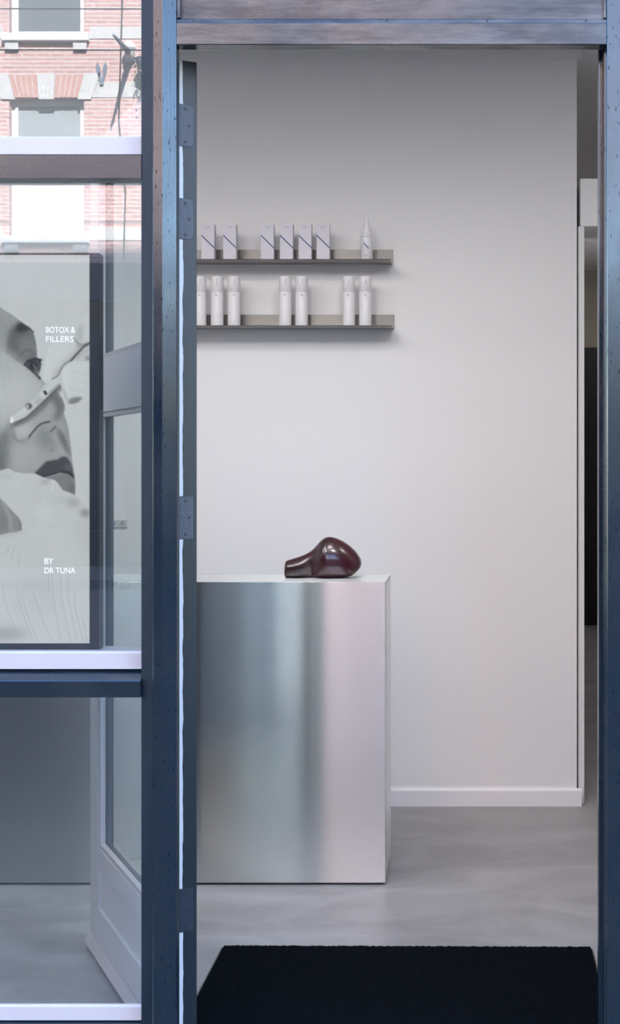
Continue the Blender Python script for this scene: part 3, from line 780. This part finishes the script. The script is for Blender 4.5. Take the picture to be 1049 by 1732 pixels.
    hair = poly([(-240, 425), (-120, 462), (-62, 492), (-78, 540), (-104, 600), (-122, 660), (-128, 740), (-120, 830), (-240, 830)])
    put(hair, 52, 4, .95)
    for q in range(26):
        x = -225+5.2*q; put(line([(x+18, 470+q*1.2), (x-6, 580), (x-26, 700), (x-24, 810)], 1.6), 40+(q*37 % 60), 1.0, .55, clip=blur(hair, 3))
    # gloved hand from below
    glove = poly([(-300, 806), (-60, 806), (0, 796), (14, 792), (25, 798), (36, 800), (58, 800.5), (70, 806), (82, 811), (90, 810.5), (96, 815), (101, 822), (106, 829), (118, 833), (128, 838), (135, 848), (147, 857), (152, 862), (152, 1100), (-300, 1100)])
    gs = blur(glove, .6)
    put(glove, 188, .7)
    G = dict(clip=gs)
    for cx, cy_, rx, ry, t, op, s in ((76, 815, 10, 6, 160, .8, 3), (124, 850, 14, 10, 158, .8, 4), (144, 868, 9, 8, 122, .8, 3), (100, 845, 18, 9, 178, .7, 4), (75, 868, 14, 18, 196, .7, 6), (140, 905, 14, 30, 176, .7, 8),
                                     (10, 806, 16, 4, 176, .6, 3), (60, 1010, 40, 45, 178, .6, 14), (5, 1072, 45, 12, 146, .8, 6), (110, 930, 40, 30, 192, .5, 10)):
        put(ell(cx, cy_, rx, ry), t, s, op, **G)
    for x in (56, 62, 68): put(line([(x, 815), (x-1, 850)], 1.6), 176, 1.0, .7, **G)
    put(line([(91, 813), (88, 830)], 3), 200, 1.5, .8, **G)
    sk_ = poly([(-90, 800), (-30, 815), (0, 842), (15, 858), (30, 873), (37, 886), (36.5, 897), (28, 900), (15, 901.5), (0, 905), (-60, 915), (-110, 900)])
    ss = blur(sk_, .8)
    put(sk_, 132, .8)
    put(ell(4, 880, 9, 22, -.3), 116, 4, .8, clip=ss); put(line([(6, 850), (17, 875), (18, 898)], 5), 158, 2, .8, clip=ss)
    put(line([(33, 880), (35, 896)], 4), 104, 1.6, .7, clip=ss)
    put(line([(0, 908), (20, 904), (36, 900)], 4), 172, 2, .7, **G)
    wr = [[(5, 990), (8, 1012), (15, 1038), (25, 1058)], [(29, 998), (36, 1030), (48, 1062), (56, 1084)], [(37, 1005), (45, 1035), (58, 1070), (64, 1086)], [(56, 998), (64, 1022), (74, 1052), (92, 1086)],
          [(88, 972), (90, 1005), (95, 1040), (103, 1080)], [(82, 975), (84, 1000)], [(102, 972), (105, 1015), (112, 1050), (120, 1086)], [(116, 972), (115, 1005), (122, 1040), (130, 1080)], [(128, 998), (127, 1025), (132, 1050), (142, 1086)], [(140, 1045), (148, 1086)],
          [(12, 935), (17, 922)], [(20, 945), (24, 928)], [(32, 960), (34, 938)], [(-20, 1000), (-8, 1050)], [(-50, 1000), (-35, 1060)], [(-90, 980), (-70, 1060)]]
    for w in wr:
        put(line(w, 2.0), 160, 1.2, .62, **G)
        put(line([(x+3.2, y) for x, y in w], 2.0), 199, 1.2, .55, **G)
    # syringe
    put(line([(24, 719), (44, 711), (66, 693), (88, 671), (104, 653)], 7.0), 88, 2.4, .8)
    put(poly([(17, 714), (19, 707), (40, 690), (64, 668), (78, 648), (92, 638), (103, 646), (103, 653), (84, 668), (62, 688), (44, 705), (26, 715)]), 186, 1.0, 1)
    put(line([(24, 708), (46, 690), (70, 668), (92, 648)], 4.5), 198, 1.6, .9)
    put(line([(25, 715.5), (44, 707), (64, 689), (86, 667.5), (103, 652)], 2.6), 74, .9, .95)
    put(line([(84, 665), (101, 650)], 3.0), 112, 1.0, .7)
    put(poly([(56, 680), (66, 668), (74, 676), (63, 687)]), 166, 1.6, .8)
    put(ell(49, 687, 6.0, 6.0, .6), 84, .6, .95); put(ell(47.2, 687.5, 3.0, 3.6, .6), 178, .6, .95); put(ell(50.5, 686.5, 2.4, 2.4), 66, .5, .95)
    put(poly([(73, 662), (77, 660), (81, 667), (76, 668.5)]), 52, .6, .95)
    put(poly([(16.5, 714), (19.5, 703), (23.5, 711), (20, 716)]), 228, .6, 1)
    # gloved fingers holding it
    fing = poly([(67, 634), (71, 615), (77, 595), (86, 578), (104, 562), (128, 550), (136, 541), (144, 533), (152, 526), (152, 582), (140, 587), (124, 606), (110, 620), (102, 632), (92, 639), (82, 645), (74, 643)])
    put(fing, 196, 1.0)
    put(line([(80, 592), (75, 608), (71, 622), (69, 636)], 3.0), 176, 1.6, .7)
    put(line([(84, 592), (80, 612), (76, 634)], 4.0), 204, 2, .6)
    put(line([(150, 584), (136, 590), (122, 606), (106, 622), (96, 634)], 12), 160, 4.5, .75, clip=blur(fing, .8))
    put(ell(136, 563, 7, 20, .2), 164, 3.5, .85); put(line([(146, 536), (143, 556), (147, 576)], 4), 198, 2, .7)
    put(line([(126, 573), (131, 580), (138, 584), (151, 581)], 2.4), 112, 1.2, .85); put(ell(134, 586, 6, 4, .5), 150, 1.6, .7)
    put(poly([(124, 610), (138, 593), (152, 582), (152, 614), (132, 614)]), 182, 1.2, 1); put(line([(130, 607), (142, 596), (152, 590)], 2), 160, 1, .7); put(ell(149, 606, 5, 4), 126, 1.5, .85)
    put(line([(152, 580.5), (142, 586), (131, 598), (120, 610)], 3.2), 56, 1.0, .95)
    thumb = poly([(100, 640), (102, 626), (108, 617), (118, 611.5), (132, 611), (152, 612), (152, 683), (146, 679), (138, 676), (132, 681), (124, 684), (116, 683), (110, 673), (106, 660), (102, 650)])
    ts = blur(thumb, .8)
    put(thumb, 195, .9); T = dict(clip=ts)
    put(line([(119, 611), (109, 616), (102, 626), (100, 640), (105, 658), (111, 675)], 5), 166, 2.4, .8, **T)
    put(line([(118, 618), (110, 628), (109, 642), (114, 658)], 6), 204, 3, .8, **T)
    put(line([(119, 610.5), (109, 616), (102.5, 625), (99, 634), (95, 637.5), (88, 640.5)], 1.8), 88, .8, .85)
    put(poly([(114, 682), (118, 675), (128, 671), (138, 672), (139, 676), (132, 682), (124, 684.5)]), 112, 1.8, .9, **T)
    put(line([(122, 640), (150, 650)], 1.6), 180, 1.2, .7, **T); put(line([(124, 628), (151, 634)], 1.6), 180, 1.2, .7, **T); put(line([(118, 656), (150, 664)], 3), 184, 2, .7, **T)
    put(line([(108, 660), (112, 672), (116, 682)], 2), 158, 1.0, .8)
    rg = np.random.default_rng(5)
    img = img+blur(rg.normal(0, 3.5, img.shape), .6)*(0.3+0.7*fs)
    return img, gx, gy, nx, ny, (XA, XB, YA, YB)

YPOST = 3.126
ad = empty('advertising_poster', ((152-PPX)/FPX*YPOST-0.30, YPOST, 1.0168))
def ploc(px, py):
    return ((px-PPX)/FPX*YPOST-ad.location.x, 1.45+(PPY-py)/FPX*YPOST-ad.location.z)
img, gx, gy, nx, ny, ext = poster_print()
vx = (gx-PPX)/FPX*YPOST-ad.location.x; vz = 1.45+(PPY-gy)/FPX*YPOST-ad.location.z
idx = np.arange(nx*ny).reshape(ny, nx)
fc = np.stack([idx[:-1, :-1], idx[1:, :-1], idx[1:, 1:], idx[:-1, 1:]], -1).reshape(-1, 4)
me = bpy.data.meshes.new('print'); me.from_pydata(np.stack([vx, np.zeros_like(vx), vz], -1).reshape(-1, 3).tolist(), [], fc.tolist())
lin_ = np.where(img/255 <= 0.04045, img/255/12.92, ((img/255+0.055)/1.055)**2.4)
ca = me.color_attributes.new('ink', 'FLOAT_COLOR', 'POINT')
buf = np.ones((nx*ny, 4), np.float32); buf[:, :3] = lin_.reshape(-1, 1); ca.data.foreach_set('color', buf.ravel())
m, n, l, b = new_mat('printed_photograph')
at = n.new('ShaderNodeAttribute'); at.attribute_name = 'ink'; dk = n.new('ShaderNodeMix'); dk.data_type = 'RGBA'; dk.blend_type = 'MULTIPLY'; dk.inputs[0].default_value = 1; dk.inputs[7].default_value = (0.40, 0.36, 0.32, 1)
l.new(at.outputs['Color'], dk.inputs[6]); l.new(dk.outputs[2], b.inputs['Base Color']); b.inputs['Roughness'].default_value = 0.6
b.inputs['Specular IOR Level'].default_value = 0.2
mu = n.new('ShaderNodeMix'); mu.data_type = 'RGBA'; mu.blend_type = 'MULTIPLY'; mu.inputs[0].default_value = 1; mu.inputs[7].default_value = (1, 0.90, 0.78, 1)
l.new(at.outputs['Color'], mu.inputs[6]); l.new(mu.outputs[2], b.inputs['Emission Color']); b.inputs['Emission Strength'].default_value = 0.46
M['print'] = m; me.materials.append(m)
pr = bpy.data.objects.new('print', me); C.objects.link(pr); pr.parent = ad; pr['label'] = 'black and white photograph of a face being injected by gloved hands'
(xa, zt), (xb, zb) = ploc(ext[0], ext[2]), ploc(ext[1], ext[3])
FW = (168-152)/FPX*YPOST; FBm = zb
MB().box(xb, xb+FW, -0.004, 0.036, 0.0, zt+0.004, 0.001).build('frame_side', M['black'], ad)
MB().box(xa-FW, xa, -0.004, 0.036, 0.0, zt+0.004, 0.001).build('frame_side', M['black'], ad)
MB().box(xa, xb, -0.004, 0.036, 0.0, zb, 0.001).build('frame_bottom', M['black'], ad)
MB().box(xa, xb, -0.004, 0.036, zt, zt+0.004, 0.0005).build('frame_top', M['black'], ad)
MB().box(xa, xb, 0.002, 0.034, zb, zt).build('backing_board', M['black'], ad)
def lettering(s, px0, px1, py_base, cap_px, name):
    cu = bpy.data.curves.new(name, 'FONT'); cu.body = s; cu.size = 1; cu.extrude = 0.0
    t = bpy.data.objects.new(name, cu); C.objects.link(t)
    dg = bpy.context.evaluated_depsgraph_get(); dg.update()
    tm = bpy.data.meshes.new_from_object(t.evaluated_get(dg)); bpy.data.objects.remove(t)
    co = np.array([v.co[:] for v in tm.vertices]); x0, x1 = co[:, 0].min(), co[:, 0].max(); z1 = co[:, 1].max(); z0 = max(co[:, 1].min(), 0)
    (ax, az), (bx, _) = ploc(px0, py_base), ploc(px1, py_base); cap = cap_px/FPX*YPOST
    for v in tm.vertices:
        x, y = v.co.x, v.co.y
        v.co = (ax+(x-x0)/(x1-x0)*(bx-ax), -0.0006, az+y/z1*cap)
    tm.materials.clear(); tm.materials.append(M['text'])
    o = bpy.data.objects.new(name, tm); C.objects.link(o); o.parent = ad
lettering('BOTOX &', 78, 127, 562.5, 9.6, 'lettering'); lettering('FILLERS', 78, 124.5, 578.3, 9.6, 'lettering')
lettering('BY', 75.5, 90, 953.8, 9.6, 'lettering'); lettering('DR TUNA', 75.5, 127.5, 969.6, 9.6, 'lettering')
tag(ad, 'black framed backlit poster of a face and gloved hands behind the window glass', 'poster')

# ------------------------------------------------------------------ houses across the street
def wall_with_holes(mb, x0, x1, z0, z1, y_front, depth, holes):
    xs = sorted(set([x0, x1]+[h[0] for h in holes]+[h[1] for h in holes])); zs = sorted(set([z0, z1]+[h[2] for h in holes]+[h[3] for h in holes]))
    for i in range(len(xs)-1):
        run = None
        for j in range(len(zs)-1):
            cx, cz = (xs[i]+xs[i+1])/2, (zs[j]+zs[j+1])/2
            solid = not any(h[0] < cx < h[1] and h[2] < cz < h[3] for h in holes)
            if solid:
                run = (run[0], zs[j+1]) if run else (zs[j], zs[j+1])
            if (not solid or j == len(zs)-2) and run:
                mb.box(xs[i], xs[i+1], y_front-depth, y_front, run[0], run[1]); run = None

YF = -13.8
def house(x0, x1, top, win_x, sills, wh, ww, brick, label, ground=4.45, blinds=()):
    h = empty('townhouse', ((x0+x1)/2, YF, -0.08)); ox, oz = (x0+x1)/2, -0.08
    def P(mb, name, mat, parent=h):
        o = mb.build(name, M[mat], parent); o.data.transform(Matrix.Translation((-ox, -YF, -oz))); return o
    holes = [(cx-ww/2, cx+ww/2, s, s+wh) for cx in win_x for s in sills]
    w = MB(); wall_with_holes(w, x0, x1, ground, top, YF, 0.30, holes); P(w, 'brick_wall', brick)
    sh = MB(); sh.box(x0, x0+0.3, YF-7, YF-0.30, -0.08, top); sh.box(x1-0.3, x1, YF-7, YF-0.30, -0.08, top); sh.box(x0, x1, YF-7, YF-6.7, -0.08, top)
    P(sh, 'side_wall', brick)
    P(MB().prism([(YF+0.25, top), (YF-7.2, top), (YF-7.2, top+0.15), (YF-3.4, top+2.4), (YF+0.25, top+0.15)], 'x', x0, x1), 'roof', 'roof')
    P(MB().box(x0, x1, YF, YF+0.22, top-0.35, top, 0.02), 'cornice', 'white_wood')
    for s in sills:
        for (a, c) in ((s-0.06, s+0.12), (s+wh+0.0, s+wh+0.24)):
            prev = x0
            for cx in win_x+[None]:
                e = x1 if cx is None else cx-ww/2-0.09
                if e-prev > 0.05: P(MB().box(prev, e, YF, YF+0.012, a, c), 'stone_band', 'stone')
                if cx is not None: prev = cx+ww/2+0.09
        for cx in win_x:
            P(MB().box(cx-ww/2-0.09, cx+ww/2+0.09, YF-0.2, YF+0.10, s-0.11, s, 0.008), 'window_sill', 'white_wood')
            for sg in (-1, 1):
                P(MB().box(cx+sg*(ww/2-0.05)-0.10, cx+sg*(ww/2-0.05)+0.10, YF, YF+0.06, s-0.24, s-0.11, 0.006), 'bracket', 'stone')
            # splayed arch: three stones with brick between
            t = s+wh
            for f0, f1 in ((-0.60, -0.42), (-0.10, 0.10), (0.42, 0.60)):
                k = 1.22
                P(MB().prism([(cx+f0*ww, t-0.03), (cx+f1*ww, t-0.03), (cx+f1*ww*k, t+0.36), (cx+f0*ww*k, t+0.36)], 'y', YF-0.02, YF+0.03), 'arch_stone', 'stone')
            for f0, f1 in ((-0.42, -0.10), (0.10, 0.42)):
                P(MB().prism([(cx+f0*ww, t), (cx+f1*ww, t), (cx+f1*ww*1.2, t+0.33), (cx+f0*ww*1.2, t+0.33)], 'y', YF-0.02, YF+0.004), 'arch_mortar', 'mortar')
                nb = 5
                for q in range(nb):
                    a = f0+(f1-f0)*q/nb+0.007; c = f0+(f1-f0)*(q+1)/nb-0.007; k = 1.2
                    P(MB().prism([(cx+a*ww, t), (cx+c*ww, t), (cx+c*ww*k, t+0.33), (cx+a*ww*k, t+0.33)], 'y', YF-0.01, YF+0.014), 'arch_brick', 'arch_brick')
            fr_ = MB(); yw0, yw1 = YF-0.20, YF-0.13
            fr_.box(cx-ww/2, cx-ww/2+0.09, yw0, yw1, s, t); fr_.box(cx+ww/2-0.09, cx+ww/2, yw0, yw1, s, t)
            fr_.box(cx-ww/2+0.09, cx+ww/2-0.09, yw0, yw1, t-0.09, t); fr_.box(cx-ww/2+0.09, cx+ww/2-0.09, yw0, yw1, s, s+0.09)
            fr_.box(cx-ww/2+0.09, cx+ww/2-0.09, yw0, yw1-0.01, s+wh*0.48, s+wh*0.48+0.06)
            f = P(fr_, 'window', 'white_wood')
            P(MB().box(cx-ww/2+0.09, cx+ww/2-0.09, YF-0.185, YF-0.175, s+0.09, s+wh*0.48), 'pane', 'white_wood' if (cx, s) in blinds else ('curtain' if s > 7 else 'blind'), f)
            P(MB().box(cx-ww/2+0.09, cx+ww/2-0.09, YF-0.185, YF-0.175, s+wh*0.48+0.06, t-0.09), 'pane', 'blind', f)
    # ground floor shop front
    P(MB().box(x0, x1, YF-0.3, YF+0.10, ground-0.55, ground, 0.01), 'fascia', 'shop_blue')
    P(MB().box(x0, x1, YF-0.3, YF+0.03, -0.08, 0.45), 'stall_riser', 'shop_green')
    nb = max(2, round((x1-x0)/2.2)); st = (x1-x0)/nb
    for k in range(nb+1):
        xx = x0+k*st
        P(MB().box(max(x0, xx-0.14), min(x1, xx+0.14), YF-0.3, YF+0.05, 0.45, ground-0.55, 0.01), 'pilaster', 'shop_green')
        if k < nb:
            sf = P(MB().box(xx+0.14, xx+st-0.14, YF-0.22, YF-0.16, 2.9, 3.0), 'shop_window', 'shop_green')
            P(MB().box(xx+0.14, xx+st-0.14, YF-0.20, YF-0.18, 0.45, 2.9), 'pane', 'dark_pane', sf)
            P(MB().box(xx+0.14, xx+st-0.14, YF-0.20, YF-0.18, 3.0, ground-0.55), 'pane', 'dark_pane', sf)
    P(MB().box(x0+0.3, x1-0.3, YF-6.7, YF-0.6, ground-0.2, ground-0.1), 'upper_floor', 'roof')
    tag(h, label, 'building')
    return h
wx = [-6.21+2.75*k for k in range(-3, 3)]+[ -6.21+2.75*2.85]
wx = [-14.46, -11.71, -8.96, -6.21, -3.46, -0.71]
house(-15.9, 1.9, 13.6, wx, [4.86, 7.88, 10.9], 2.08, 1.12, 'brick', 'sunlit red brick townhouse with pale stone bands reflected in the shop window', blinds={(-6.21, 4.86), (-3.46, 4.86), (-11.71, 7.88)})
house(7.6, 17.0, 11.5, [9.0, 11.0, 13.0, 15.3], [4.7, 7.7], 1.95, 1.05, 'brick_b', 'brown brick townhouse across the street beyond the gap', 4.2)
house(-29.0, -16.0, 12.0, [-27.5, -25, -22.5, -20, -17.6], [4.7, 7.7], 1.95, 1.05, 'brick_b', 'brown brick townhouse across the street adjoining the red brick one', 4.2)
gw = empty('garden_annexe', (4.75, -17.0, -0.08))
MB().box(-2.70, 2.70, -3, 0, 0, 4.3).build('rendered_wall', M['render'], gw)
MB().box(-2.75, 2.75, -3.1, 0.12, 4.3, 4.5, 0.02).build('coping', M['stone'], gw)
tag(gw, 'low grey green rendered building in the gap across the street', 'building')

# flagpole, anchor, plant and cables on the red brick house
wl_ = empty('flagpole', (-4.95, YF+0.013, 7.60))
MB().box(-0.07, 0.07, 0.0, 0.03, -0.14, 0.10, 0.006).cyl((0, 0.03, -0.02), (0.012, 0.20, -0.03), 0.075, 0.065).build('bracket', M['bracket_enamel'], wl_)
MB().cyl((0.010, 0.10, -0.025), (0.07, 1.25, -0.13), 0.050, 0.016).build('pole', M['iron'], wl_)
MB().lathe([(0.02, -0.05), (0.07, -0.02), (0.10, 0.03), (0.09, 0.08), (0.03, 0.12)], cx=0.02, cy_=0.16).build('socket_cap', M['bracket_enamel'], wl_)
tag(wl_, 'short flagpole in a white bracket jutting from the red brick front', 'flagpole')
wa = empty('wall_anchor', (-5.38, YF, 7.30))
for sx in (-1, 1):
    MB().prism([(0.0, -0.14), (0.035*sx, -0.12), (0.085*sx, 0.10), (0.055*sx, 0.16), (0.025*sx, 0.08)], 'y', 0.0, 0.03).build('arm', M['iron'], wa)
MB().prism([(-0.03, -0.18), (0.03, -0.18), (0.03, -0.10), (-0.03, -0.10)], 'y', 0.0, 0.04).build('foot', M['iron'], wa)
tag(wa, 'blue grey iron wall anchor on the red brick front', 'anchor')
hp = empty('hanging_plant', (-4.68, YF+0.012, 7.50))
MB().tube([(0, 0.0, 0.0), (0, 0.25, 0.06)], 0.012).build('bracket', M['iron'], hp)
MB().lathe([(0.06, -0.22), (0.12, -0.14), (0.14, -0.06)], cy_=0.25).build('basket', M['iron'], hp)
lf = MB()
for k in range(420):
    a = random.uniform(0, 2*math.pi); r = random.uniform(0.04, 0.16); z = -0.05-abs(random.gauss(0, 0.24)); s = random.uniform(0.018, 0.035)
    c = Vector((r*math.cos(a), 0.25+r*math.sin(a), z)); d1 = Vector((random.gauss(0, 1), random.gauss(0, 1), random.gauss(0, 1))).normalized()*s; d2 = d1.orthogonal().normalized()*s*0.5
    v = [lf.bm.verts.new(c+d) for d in (-d1, d2, d1, -d2)]; lf.bm.faces.new(v)
lfo = lf.build('foliage', M['leaf'], hp); lfo['kind'] = 'stuff'
tag(hp, 'trailing green plant hanging beside the flagpole on the brick front', 'plant')
cb_ = MB().tube([(-5.05, YF+0.03, 11.5), (-5.07, YF+0.03, 8.3), (-5.12, YF+0.03, 6.6), (-5.02, YF+0.03, 5.5), (-5.05, YF+0.03, 4.5)], 0.012).build('facade_cable', M['cable'])
tag(cb_, 'thin dark cable running down the red brick front', 'cable')
def wire(z, y, label):
    pts = [(x, y, z+0.0009*x*x*0.2) for x in range(-28, 16, 4)]
    tag(MB().tube(pts, 0.009).build('overhead_wire', M['cable']), label, 'wire', 'overhead wires across the street')
wire(7.31, -11.0, 'upper dark overhead wire strung along the brick front')
wire(6.78, -11.0, 'lower dark overhead wire strung along the brick front')
